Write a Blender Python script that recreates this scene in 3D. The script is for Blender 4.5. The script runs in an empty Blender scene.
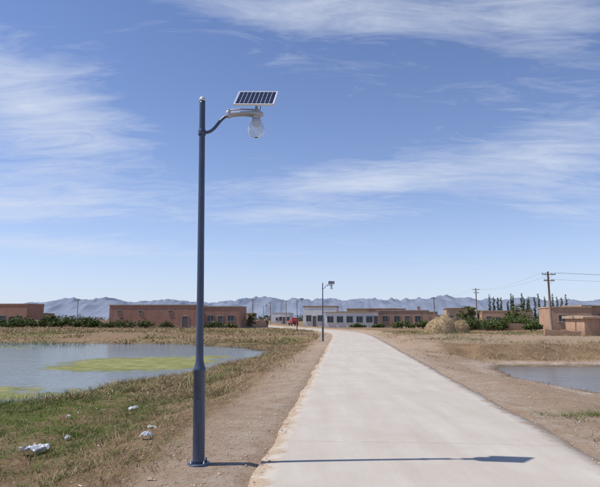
import bpy, bmesh, math, random
import numpy as np
from mathutils import Vector, Matrix
random.seed(7); rng=np.random.default_rng(11)
scene=bpy.context.scene
COL=scene.collection

# ---------------------------------------------------------------- noise
_perm=rng.random((256,256))
def vnoise(x,y,seed=0):
    x=np.asarray(x,float)+seed*17.3; y=np.asarray(y,float)+seed*9.7
    xi=np.floor(x).astype(np.int64); yi=np.floor(y).astype(np.int64)
    fx=x-xi; fy=y-yi
    fx=fx*fx*(3-2*fx); fy=fy*fy*(3-2*fy)
    a=_perm[xi%256,yi%256]; b=_perm[(xi+1)%256,yi%256]
    c=_perm[xi%256,(yi+1)%256]; d=_perm[(xi+1)%256,(yi+1)%256]
    return (a*(1-fx)+b*fx)*(1-fy)+(c*(1-fx)+d*fx)*fy
def fbm(x,y,oct=4,seed=0):
    s=0;a=.5;t=0
    x=np.asarray(x,float);y=np.asarray(y,float)
    for i in range(oct):
        s=s+a*vnoise(x*2**i,y*2**i,seed+i*3); t+=a; a*=.5
    return s/t
def ss(a,b,x):
    t=np.clip((np.asarray(x,float)-a)/(b-a),0,1); return t*t*(3-2*t)

# ---------------------------------------------------------------- layout
CY=np.array([-60,0,5.75,30,52,64,77,92,110,135,180,260,420.])
CX=np.array([-3.7,1.0,1.45,3.34,5.0,5.5,4.6,1.6,-3.2,-9,-15,-26,-60.])
_yy=np.linspace(-60,420,961); _xx=np.interp(_yy,CY,CX)
k=np.ones(13)/13; _xp=np.pad(_xx,6,mode='edge'); _xs=np.convolve(_xp,k,'valid')
_xs[:12]=_xx[:12]; _xs[-12:]=_xx[-12:]
def cx(y): return np.interp(y,_yy,_xs)
WZ=-0.5
pond_l=np.array([(-7.6,14.0),(-6.7,15.5),(-5.3,19.8),(-4.2,24),(-3.0,28.1),(-1.7,33.6),(-2.2,38.5),(-4.2,42),(-10.4,48.4),(-18,50),(-27.7,51.4),(-45,53),(-62,42),(-52,16),(-25,12.2),(-13,12.4)])
pond_r=np.array([(8.9,16.2),(8.1,18.5),(8.0,21),(8.4,24),(9.6,25.6),(14,25.9),(30,26.2),(34,20),(30,13),(14,14)])
def pdist(x,y,poly):
    x=np.asarray(x,float);y=np.asarray(y,float)
    n=len(poly); dm=np.full(x.shape,1e9); ins=np.zeros(x.shape,bool)
    for i in range(n):
        ax,ay=poly[i]; bx,by=poly[(i+1)%n]
        ex,ey=bx-ax,by-ay
        t=np.clip(((x-ax)*ex+(y-ay)*ey)/(ex*ex+ey*ey),0,1)
        dm=np.minimum(dm,np.hypot(x-ax-t*ex,y-ay-t*ey))
        c=((ay>y)!=(by>y))&(x<(bx-ax)*(y-ay)/(by-ay+1e-12)+ax)
        ins^=c
    return np.where(ins,-dm,dm)
def shore(x,y):
    dl=pdist(x,y,pond_l)+(fbm(x*.45,y*.45,3,5)-.5)*2.2
    dr=pdist(x,y,pond_r)+(fbm(x*.6,y*.6,3,8)-.5)*1.2
    return dl,dr
def bankf(x,y):
    return y+(fbm(x*.5,y*.2,3,30)-.5)*2.5
def height(x,y):
    x=np.asarray(x,float);y=np.asarray(y,float)
    s=x-cx(y)
    dl,dr=shore(x,y)
    wob=(fbm(x*.35,y*.35,3,21)-.5)*1.1
    far=ss(50,62,y)
    left=-.38*ss(3.1,5.4,-s+wob)*(1-far)
    right=-.40*ss(3.2,6.0,s+wob)
    bank=ss(29.0,31.2,bankf(x,y))
    rb=.28*ss(2.3,4.2,s)*(1-.6*ss(60,90,y))
    right=right*(1-bank)+rb*bank
    h=np.where(s<0,left,right)
    rg=(fbm(x*.9,y*.9,4,3)-.5)*.15+(fbm(x*4,y*4,4,13)-.5)*(.08+.07*ss(2.8,3.6,-s))
    rg=rg*ss(2.0,3.6,np.abs(s))
    rg=rg+(fbm(x*.15,y*.15,3,44)-.5)*.25*ss(4,9,np.abs(s))*ss(26,36,y)
    h=h+rg+.02
    for d in (dl,dr):
        prof=np.where(d>0,WZ-.01+.16*d,WZ-.01+.14*d)
        h=np.where(d<4,np.minimum(h,np.maximum(prof,WZ-.5)),h)
    onroad=ss(2.15,1.85,np.abs(s))*(y<420)
    h=h*(1-onroad)+(-.03)*onroad
    return h
def H(x,y): return float(height(np.array([x]),np.array([y]))[0])

# ---------------------------------------------------------------- helpers
def link(o,parent=None):
    COL.objects.link(o)
    if parent: o.parent=parent
    return o
def empty(name,loc=(0,0,0),rz=0):
    e=bpy.data.objects.new(name,None); e.location=loc; e.rotation_euler=(0,0,rz); e.empty_display_size=.3
    COL.objects.link(e); return e
def meshobj(name,v,f,mat=None,parent=None,smooth=False):
    me=bpy.data.meshes.new(name); me.from_pydata(v,[],f); me.update()
    if mat: me.materials.append(mat)
    if smooth: me.polygons.foreach_set('use_smooth',[True]*len(me.polygons))
    return link(bpy.data.objects.new(name,me),parent)
def box(name,x0,x1,y0,y1,z0,z1,mat,parent=None,bev=0.0):
    bm=bmesh.new(); bmesh.ops.create_cube(bm,size=1)
    for v in bm.verts:
        v.co=Vector(((x0+x1)/2+v.co.x*(x1-x0),(y0+y1)/2+v.co.y*(y1-y0),(z0+z1)/2+v.co.z*(z1-z0)))
    if bev>0: bmesh.ops.bevel(bm,geom=bm.edges[:],offset=bev,segments=2,affect='EDGES')
    me=bpy.data.meshes.new(name); bm.to_mesh(me); bm.free(); me.materials.append(mat)
    return link(bpy.data.objects.new(name,me),parent)
def tube(name,pts,rad,mat,parent=None,seg=16,smooth=True):
    pts=[Vector(p) for p in pts]
    if not hasattr(rad,'__len__'): rad=[rad]*len(pts)
    v=[];f=[]
    up=Vector((0,1,0))
    for i,p in enumerate(pts):
        if i==0: t=pts[1]-pts[0]
        elif i==len(pts)-1: t=pts[-1]-pts[-2]
        else: t=pts[i+1]-pts[i-1]
        t.normalize()
        a=up if abs(t.dot(up))<.95 else Vector((1,0,0))
        n=t.cross(a).normalized(); b=t.cross(n)
        for j in range(seg):
            th=2*math.pi*j/seg
            v.append(p+(n*math.cos(th)+b*math.sin(th))*rad[i])
    for i in range(len(pts)-1):
        for j in range(seg):
            j2=(j+1)%seg
            f.append((i*seg+j,i*seg+j2,(i+1)*seg+j2,(i+1)*seg+j))
    f.append(tuple(range(seg))); f.append(tuple(range((len(pts)-1)*seg,len(pts)*seg))[::-1])
    return meshobj(name,v,f,mat,parent,smooth)
def lathe(name,prof,mat,parent=None,seg=32,loc=(0,0,0),smooth=True):
    v=[];f=[]
    for r,z in prof:
        for j in range(seg):
            th=2*math.pi*j/seg; v.append((loc[0]+r*math.cos(th),loc[1]+r*math.sin(th),loc[2]+z))
    for i in range(len(prof)-1):
        for j in range(seg):
            j2=(j+1)%seg; f.append((i*seg+j,i*seg+j2,(i+1)*seg+j2,(i+1)*seg+j))
    f.append(tuple(range(seg))[::-1]); f.append(tuple(range((len(prof)-1)*seg,len(prof)*seg)))
    return meshobj(name,v,f,mat,parent,smooth)

# ---------------------------------------------------------------- materials
def newmat(name):
    m=bpy.data.materials.new(name); m.use_nodes=True
    nt=m.node_tree; b=nt.nodes['Principled BSDF']; return m,nt,b
def noise(nt,scale,detail=4,rough=.55,vec=None,dist=0):
    n=nt.nodes.new('ShaderNodeTexNoise'); n.inputs['Scale'].default_value=scale
    n.inputs['Detail'].default_value=detail; n.inputs['Roughness'].default_value=rough
    n.inputs['Distortion'].default_value=dist
    if vec is not None: nt.links.new(vec,n.inputs['Vector'])
    return n.outputs['Fac']
def ramp(nt,inp,p0,p1,c0=(0,0,0,1),c1=(1,1,1,1)):
    r=nt.nodes.new('ShaderNodeValToRGB'); e=r.color_ramp.elements
    e[0].position=p0; e[1].position=p1; e[0].color=c0; e[1].color=c1
    nt.links.new(inp,r.inputs[0]); return r.outputs[0]
def mixc(nt,fac,a,b,blend='MIX'):
    m=nt.nodes.new('ShaderNodeMix'); m.data_type='RGBA'; m.blend_type=blend
    def put(s,v):
        if isinstance(v,(tuple,list)): s.default_value=(v[0],v[1],v[2],1)
        elif isinstance(v,(int,float)): s.default_value=v
        else: nt.links.new(v,s)
    put(m.inputs[0],fac); put(m.inputs[6],a); put(m.inputs[7],b); return m.outputs[2]
def math_(nt,op,a,b=None,c=None,clamp=False):
    m=nt.nodes.new('ShaderNodeMath'); m.operation=op; m.use_clamp=clamp
    for i,v in enumerate((a,b,c)):
        if v is None: continue
        if isinstance(v,(int,float)): m.inputs[i].default_value=v
        else: nt.links.new(v,m.inputs[i])
    return m.outputs[0]
def bump(nt,b,h,strength=.3,dist=.02):
    n=nt.nodes.new('ShaderNodeBump'); n.inputs['Strength'].default_value=strength; n.inputs['Distance'].default_value=dist
    nt.links.new(h,n.inputs['Height']); nt.links.new(n.outputs[0],b.inputs['Normal'])
def attr(nt,name):
    a=nt.nodes.new('ShaderNodeAttribute'); a.attribute_name=name; return a
def coords(nt,kind='Object'):
    t=nt.nodes.new('ShaderNodeTexCoord'); return t.outputs[kind]
def simple(name,c,rough=.8,metal=0,var=.15,scale=3,spec=.3,bmp=0):
    m,nt,b=newmat(name); co=coords(nt)
    n=noise(nt,scale,5,.6,co)
    r=ramp(nt,n,.3,.7)
    dark=tuple(x*(1-var) for x in c); light=tuple(min(1,x*(1+var)) for x in c)
    nt.links.new(mixc(nt,r,dark,light),b.inputs['Base Color'])
    b.inputs['Roughness'].default_value=rough; b.inputs['Metallic'].default_value=metal
    b.inputs['Specular IOR Level'].default_value=spec
    if bmp: bump(nt,b,n,.5,bmp)
    return m
def plaster(name,c,stain,patch):
    m,nt,b=newmat(name); co=coords(nt)
    s=nt.nodes.new('ShaderNodeSeparateXYZ'); nt.links.new(co,s.inputs[0])
    n=noise(nt,.7,6,.65,co); n2=noise(nt,3.5,6,.75,co)
    mp=nt.nodes.new('ShaderNodeMapping'); mp.inputs['Scale'].default_value=(3,3,.25); nt.links.new(co,mp.inputs[0])
    st=noise(nt,1.2,5,.65,mp.outputs[0])
    cc=mixc(nt,ramp(nt,n,.3,.7),tuple(q*.78 for q in c),tuple(min(.85,q*1.12) for q in c))
    cc=mixc(nt,math_(nt,'MULTIPLY',ramp(nt,st,.48,.72),.55),cc,stain)
    cc=mixc(nt,math_(nt,'MULTIPLY',ramp(nt,n2,.58,.64),.6),cc,patch)
    ft=math_(nt,'SUBTRACT',math_(nt,'ADD',.55,math_(nt,'MULTIPLY',n,.9)),s.outputs[2])
    cc=mixc(nt,math_(nt,'MULTIPLY',ramp(nt,ft,.1,.7),.7),cc,stain)
    nt.links.new(cc,b.inputs['Base Color']); b.inputs['Roughness'].default_value=.95; b.inputs['Specular IOR Level'].default_value=.1
    bump(nt,b,n2,.7,.06)
    return m

def ground_mat():
    m,nt,b=newmat('ground_soil'); co=coords(nt)
    med=noise(nt,1.7,6,.65,co); fine=noise(nt,14,6,.7,co); vf=noise(nt,60,4,.7,co); big=noise(nt,.35,5,.65,co)
    dirt=mixc(nt,ramp(nt,med,.3,.7),(.36,.25,.165),(.48,.365,.265))
    dirt=mixc(nt,math_(nt,'MULTIPLY',ramp(nt,big,.42,.68),.55),dirt,(.33,.225,.15))
    dirt=mixc(nt,math_(nt,'MULTIPLY',ramp(nt,fine,.50,.70),.8),dirt,(.25,.165,.105))
    dirt=mixc(nt,ramp(nt,vf,.56,.78),dirt,(.58,.48,.37))
    dry=mixc(nt,ramp(nt,med,.35,.65),(.185,.115,.062),(.32,.22,.13))
    dry=mixc(nt,ramp(nt,fine,.48,.7),dry,(.40,.30,.185))
    dry=mixc(nt,math_(nt,'MULTIPLY',ramp(nt,vf,.50,.64),.6),dry,(.11,.07,.04))
    grn=mixc(nt,ramp(nt,fine,.3,.7),(.08,.105,.02),(.18,.195,.06))
    a=attr(nt,'masks')
    sep=nt.nodes.new('ShaderNodeSeparateColor'); nt.links.new(a.outputs['Color'],sep.inputs[0])
    rr=math_(nt,'ADD',sep.outputs[0],math_(nt,'MULTIPLY',math_(nt,'SUBTRACT',med,.5),1.6))
    c=mixc(nt,ramp(nt,rr,.35,.65),dirt,dry)
    gg=math_(nt,'ADD',sep.outputs[1],math_(nt,'MULTIPLY',math_(nt,'SUBTRACT',noise(nt,2.6,5,.7,co),.5),1.8))
    c=mixc(nt,ramp(nt,gg,.45,.8),c,grn)
    c=mixc(nt,math_(nt,'MULTIPLY',sep.outputs[2],.75),c,(.10,.075,.05))
    sa=attr(nt,'salt')
    sl=math_(nt,'MULTIPLY',sa.outputs['Fac'],ramp(nt,noise(nt,3,5,.7,co),.4,.65))
    c=mixc(nt,sl,c,(.58,.50,.415))
    nt.links.new(c,b.inputs['Base Color'])
    b.inputs['Roughness'].default_value=.95; b.inputs['Specular IOR Level'].default_value=.1
    hh=math_(nt,'ADD',math_(nt,'MULTIPLY',fine,1.0),math_(nt,'MULTIPLY',vf,.4))
    bump(nt,b,hh,.9,.06)
    return m

def road_mat():
    m,nt,b=newmat('concrete_road'); co=coords(nt)
    mp=nt.nodes.new('ShaderNodeMapping'); mp.inputs['Scale'].default_value=(1,.12,1); mp.inputs['Rotation'].default_value=(0,0,.078); nt.links.new(co,mp.inputs[0])
    st=noise(nt,2.4,6,.62,mp.outputs[0]); blot=noise(nt,.7,6,.65,co); fine=noise(nt,45,5,.7,co); sp=noise(nt,160,2,.5,co)
    c=mixc(nt,ramp(nt,st,.3,.7),(.455,.405,.34),(.555,.505,.435))
    c=mixc(nt,math_(nt,'MULTIPLY',ramp(nt,blot,.4,.7),.6),c,(.41,.35,.28))
    c=mixc(nt,math_(nt,'MULTIPLY',ramp(nt,fine,.4,.7),.3),c,(.62,.575,.51))
    c=mixc(nt,math_(nt,'MULTIPLY',ramp(nt,sp,.60,.72),.5),c,(.27,.22,.17))
    e=attr(nt,'edge')
    d=math_(nt,'ADD',e.outputs['Fac'],math_(nt,'MULTIPLY',math_(nt,'SUBTRACT',noise(nt,3.2,8,.78,co),.5),1.5))
    dc=mixc(nt,ramp(nt,fine,.35,.7),(.34,.25,.17),(.49,.39,.29))
    c=mixc(nt,ramp(nt,d,.78,.92),c,dc)
    nt.links.new(c,b.inputs['Base Color'])
    b.inputs['Roughness'].default_value=.85; b.inputs['Specular IOR Level'].default_value=.2
    bump(nt,b,fine,.35,.012)
    return m

def water_mat(name,base):
    m,nt,b=newmat(name); co=coords(nt)
    w=noise(nt,2.5,5,.6,co)
    a=attr(nt,'algae')
    f=math_(nt,'ADD',a.outputs['Fac'],math_(nt,'MULTIPLY',math_(nt,'SUBTRACT',noise(nt,.9,7,.75,co),.5),1.7))
    f=ramp(nt,f,.42,.64)
    ac=mixc(nt,ramp(nt,noise(nt,1.5,6,.7,co),.35,.65),(.15,.165,.05),(.32,.30,.12))
    murk=mixc(nt,ramp(nt,noise(nt,.2,4,.6,co),.35,.65),base,tuple(q*1.7 for q in base))
    nt.links.new(mixc(nt,f,murk,ac),b.inputs['Base Color'])
    nt.links.new(math_(nt,'ADD',math_(nt,'MULTIPLY',f,.6),.09),b.inputs['Roughness'])
    b.inputs['IOR'].default_value=1.33
    nt.links.new(math_(nt,'MULTIPLY_ADD',f,-.4,.5),b.inputs['Specular IOR Level'])
    bump(nt,b,w,.4,.06)
    return m

def foliage_mat(name,c0,c1):
    m,nt,b=newmat(name); a=attr(nt,'tint')
    c=mixc(nt,a.outputs['Fac'],c0,c1)
    nt.links.new(c,b.inputs['Base Color']); b.inputs['Roughness'].default_value=.75; b.inputs['Specular IOR Level'].default_value=.2
    return m
def brick_mat(name,c1,c2,mortar):
    m,nt,b=newmat(name); co=coords(nt)
    s=nt.nodes.new('ShaderNodeSeparateXYZ'); nt.links.new(co,s.inputs[0])
    cb=nt.nodes.new('ShaderNodeCombineXYZ')
    nt.links.new(math_(nt,'ADD',s.outputs[0],s.outputs[1]),cb.inputs[0]); nt.links.new(s.outputs[2],cb.inputs[1])
    br=nt.nodes.new('ShaderNodeTexBrick'); nt.links.new(cb.outputs[0],br.inputs[0])
    br.inputs['Scale'].default_value=1; br.inputs['Brick Width'].default_value=.25; br.inputs['Row Height'].default_value=.075
    br.inputs['Mortar Size'].default_value=.008
    br.inputs['Color1'].default_value=(*c1,1); br.inputs['Color2'].default_value=(*c2,1); br.inputs['Mortar'].default_value=(*mortar,1)
    n=noise(nt,.8,6,.7,co)
    mp=nt.nodes.new('ShaderNodeMapping'); mp.inputs['Scale'].default_value=(2,2,.2); nt.links.new(co,mp.inputs[0])
    sk=noise(nt,1.2,5,.7,mp.outputs[0])
    c=mixc(nt,math_(nt,'MULTIPLY',ramp(nt,n,.42,.75),.6),br.outputs[0],mortar)
    c=mixc(nt,math_(nt,'MULTIPLY',ramp(nt,sk,.48,.72),.55),c,tuple(q*.55 for q in c2))
    st=math_(nt,'SUBTRACT',math_(nt,'ADD',.5,math_(nt,'MULTIPLY',n,.9)),s.outputs[2])
    c=mixc(nt,math_(nt,'MULTIPLY',ramp(nt,st,.1,.7),.75),c,(.38,.29,.215))
    nt.links.new(c,b.inputs['Base Color']); b.inputs['Roughness'].default_value=.9
    return m

M_ground=ground_mat(); M_road=road_mat()
M_pole=simple('painted_steel_slate',(.060,.078,.125),.38,.15,.12,5,.5)
M_alu=simple('cast_aluminium',(.42,.43,.46),.42,.4,.10,8,.5)
M_frame=simple('panel_frame_white',(.72,.73,.75),.4,.1,.04,8,.5)
M_cell=simple('solar_cell',(.014,.02,.05),.2,0,.25,5,.5)
M_led=simple('lamp_core_white',(.8,.8,.78),.5,0,.02,4,.4)
M_cap=simple('pole_cap',(.6,.6,.62),.35,.1,.05,5,.5)
M_bolt=simple('bolt_steel',(.3,.29,.27),.5,.7,.1,20,.5)
m,nt,b=newmat('bulb_glass'); b.inputs['Base Color'].default_value=(.95,.97,.98,1); b.inputs['Transmission Weight'].default_value=.86; b.inputs['Roughness'].default_value=.08; b.inputs['IOR'].default_value=1.35
M_glass=m
M_brick=brick_mat('red_brick',(.40,.18,.12),(.34,.145,.10),(.42,.28,.20))
M_brick2=brick_mat('brown_brick',(.38,.225,.155),(.33,.185,.125),(.43,.31,.23))
M_adobe=plaster('adobe_mud',(.50,.32,.215),(.32,.205,.135),(.60,.43,.31))
M_adobe2=plaster('adobe_tan',(.49,.36,.245),(.34,.24,.16),(.58,.46,.34))
M_white=plaster('whitewash',(.78,.77,.75),(.54,.49,.43),(.66,.62,.55))
M_roofmud=simple('roof_mud',(.42,.315,.22),.95,0,.2,2,.1)
M_coping=simple('coping_concrete',(.45,.385,.31),.9,0,.2,2,.2)
M_win=simple('window_glass',(.03,.045,.06),.15,0,.2,2,.5)
M_door=simple('door_paint',(.14,.11,.10),.6,0,.15,4,.4)
M_wframe=simple('window_frame',(.34,.32,.29),.7,0,.05,4,.3)
M_wood=simple('weathered_wood',(.25,.19,.145),.9,0,.2,8,.2)
M_wire=simple('wire',(.05,.05,.05),.6,0,.05,6,.3)
M_porc=simple('porcelain_insulator',(.35,.28,.24),.3,0,.05,6,.5)
M_bark=simple('bark',(.12,.085,.06),.95,0,.2,9,.1)
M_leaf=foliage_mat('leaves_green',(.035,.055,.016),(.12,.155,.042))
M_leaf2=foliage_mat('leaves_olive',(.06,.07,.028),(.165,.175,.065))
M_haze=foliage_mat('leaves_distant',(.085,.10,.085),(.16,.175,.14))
M_grassg=foliage_mat('grass_green',(.055,.09,.014),(.18,.235,.05))
M_grassd=foliage_mat('grass_dry',(.21,.135,.07),(.52,.40,.235))
M_straw=foliage_mat('straw',(.40,.30,.17),(.70,.57,.36))
M_bag=simple('plastic_white',(.78,.78,.78),.45,0,.05,10,.4)
M_stone=simple('stone',(.42,.335,.25),.9,0,.28,6,.2)

# ---------------------------------------------------------------- ground sheet
def ground():
    nx,ny=441,460
    T=math.asinh(6000/3.0); xs=3*np.sinh(np.linspace(-T,T,nx))
    t0=math.asinh(-70/4.5); t1=math.asinh(7000/4.5); ys=4.5*np.sinh(np.linspace(t0,t1,ny))+8
    X,Y=np.meshgrid(xs,ys); Z=height(X,Y)
    n=nx*ny
    me=bpy.data.meshes.new('ground')
    me.vertices.add(n); me.vertices.foreach_set('co',np.stack([X,Y,Z],-1).astype(np.float32).ravel())
    i=np.arange(n).reshape(ny,nx)
    q=np.stack([i[:-1,:-1],i[:-1,1:],i[1:,1:],i[1:,:-1]],-1).reshape(-1,4)
    me.loops.add(q.size); me.loops.foreach_set('vertex_index',q.ravel().astype(np.int32))
    me.polygons.add(len(q)); me.polygons.foreach_set('loop_start',(np.arange(len(q))*4).astype(np.int32))
    me.update(calc_edges=True); me.validate()
    me.polygons.foreach_set('use_smooth',[True]*len(q))
    s=X-cx(Y); dl,dr=shore(X,Y)
    veg=np.where(s<0,ss(2.7,3.8,-s),ss(3.6,6.0,s)*.45)
    veg=np.where((s>0)&(Y>26),.36*ss(2.5,4.5,s),veg)
    bf=bankf(X,Y); face=ss(28.2,29.4,bf)*ss(32.2,30.8,bf)*ss(3.0,5.5,s)
    veg=np.maximum(veg,face*.95)
    veg=np.where((np.abs(s)>4)&(Y>52),.70,veg)
    g=np.clip(fbm(X*.22,Y*.22,3,61)*1.5-.36,0,1)*np.where(s<0,1,.25)
    g=g*ss(3.4,5.0,np.abs(s))
    g=np.maximum(g,.62*np.exp(-(((X+4.6)/1.5)**2+((Y-9.2)/1.9)**2)))
    g=np.where((dl>0)&(dl<2.2)&(Y<22),np.maximum(g,.45),g)
    g=np.where(Y>55,g*.9+.05,g)*(1-face)
    wet=np.maximum(ss(.7,-.1,dl),ss(.9,-.1,dr))
    me.color_attributes.new('masks','FLOAT_COLOR','POINT')
    col=np.stack([veg,g,wet,np.ones_like(g)],-1).reshape(-1)
    me.color_attributes['masks'].data.foreach_set('color',col.astype(np.float32))
    salt=np.maximum(ss(2.2,.6,dr)*ss(.1,.7,dr),ss(1.4,.6,dl)*ss(.1,.6,dl)*.35*(Y>30))
    salt=np.maximum(salt,ss(1.9,2.2,np.abs(s))*ss(3.2,2.3,np.abs(s))*.45)
    a=me.attributes.new('salt','FLOAT','POINT'); a.data.foreach_set('value',salt.astype(np.float32).ravel())
    me.materials.append(M_ground)
    link(bpy.data.objects.new('ground',me))
ground()

# ---------------------------------------------------------------- road
def road():
    ys=np.concatenate([np.arange(-55,60,.2),np.arange(60,150,1),np.arange(150,415,4)])
    offs=np.array([-1.99,-1.95,-1.7,-1.3,-.7,0,.7,1.3,1.7,1.95,1.99])
    zz=np.array([-.12,.030,.038,.042,.046,.048,.046,.042,.038,.030,-.12])
    c=cx(ys); dc=np.gradient(c,ys); nrm=np.sqrt(1+dc**2)
    e1=(fbm(ys*1.3,ys*0+3,4,2)-.5)*.24; e2=(fbm(ys*1.3,ys*0+9,4,2)-.5)*.24
    v=[];ed=[]
    for i,y in enumerate(ys):
        for o,z in zip(offs,zz):
            oo=o+(e1[i] if o<-1.9 else e2[i] if o>1.9 else 0)
            v.append((c[i]+oo/nrm[i],y-oo*dc[i]/nrm[i],z)); ed.append(max(0,(abs(o)-1.15)/.8))
    n=len(offs);f=[]
    for i in range(len(ys)-1):
        for j in range(n-1): f.append((i*n+j,i*n+j+1,(i+1)*n+j+1,(i+1)*n+j))
    o=meshobj('road',v,f,M_road,smooth=True)
    a=o.data.attributes.new('edge','FLOAT','POINT'); a.data.foreach_set('value',np.array(ed,np.float32))
    v=[];f=[]
    for y in np.arange(-4.5,60,6.0):
        xs=np.linspace(-1.85,1.85,40); cc=float(cx(y))
        b0=len(v)
        for q in xs:
            zt=float(np.interp(q,offs[1:-1],zz[1:-1]))+.003; wv=random.uniform(.002,.006); jy=random.uniform(-.004,.004)
            v.append((cc+q,y-.08*q+jy,zt)); v.append((cc+q,y+wv-.08*q+jy,zt))
        for i in range(39): f.append((b0+2*i,b0+2*i+2,b0+2*i+3,b0+2*i+1))
    meshobj('road_joints',v,f,simple('joint_fill',(.36,.32,.27),.9))
road()

# ---------------------------------------------------------------- water
def water(name,x0,x1,y0,y1,mat,algf):
    nx,ny=90,90
    X,Y=np.meshgrid(np.linspace(x0,x1,nx),np.linspace(y0,y1,ny))
    v=np.stack([X.ravel(),Y.ravel(),np.full(nx*ny,WZ)],-1).tolist()
    f=[(j*nx+i,j*nx+i+1,(j+1)*nx+i+1,(j+1)*nx+i) for j in range(ny-1) for i in range(nx-1)]
    o=meshobj(name,v,f,mat)
    a=o.data.attributes.new('algae','FLOAT','POINT'); a.data.foreach_set('value',algf(X,Y).astype(np.float32).ravel())
def alg(X,Y):
    a=np.exp(-(((X+8.0)/4.3)**2+((Y-27.6)/5.4)**2)**1.5)*1.0
    a=np.maximum(a,np.exp(-(((X+5.2)/2.3)**2+((Y-32.)/2.6)**2))*.7)
    a=np.maximum(a,np.exp(-(((X+9.5)/4.2)**2+((Y-16.2)/2.5)**2))*.75)
    a=np.maximum(a,np.exp(-(((X+17)/6.)**2+((Y-19)/4)**2))*.65)
    a=np.maximum(a,np.exp(-(((X+26)/7)**2+((Y-43)/4)**2))*.75)
    return a
water('pond_water',-60,0,9,56,water_mat('pond_water',(.08,.08,.06)),alg)
water('puddle_water',6,36,12,27.5,water_mat('puddle_water',(.085,.065,.04)),lambda X,Y:0*X)

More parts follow.
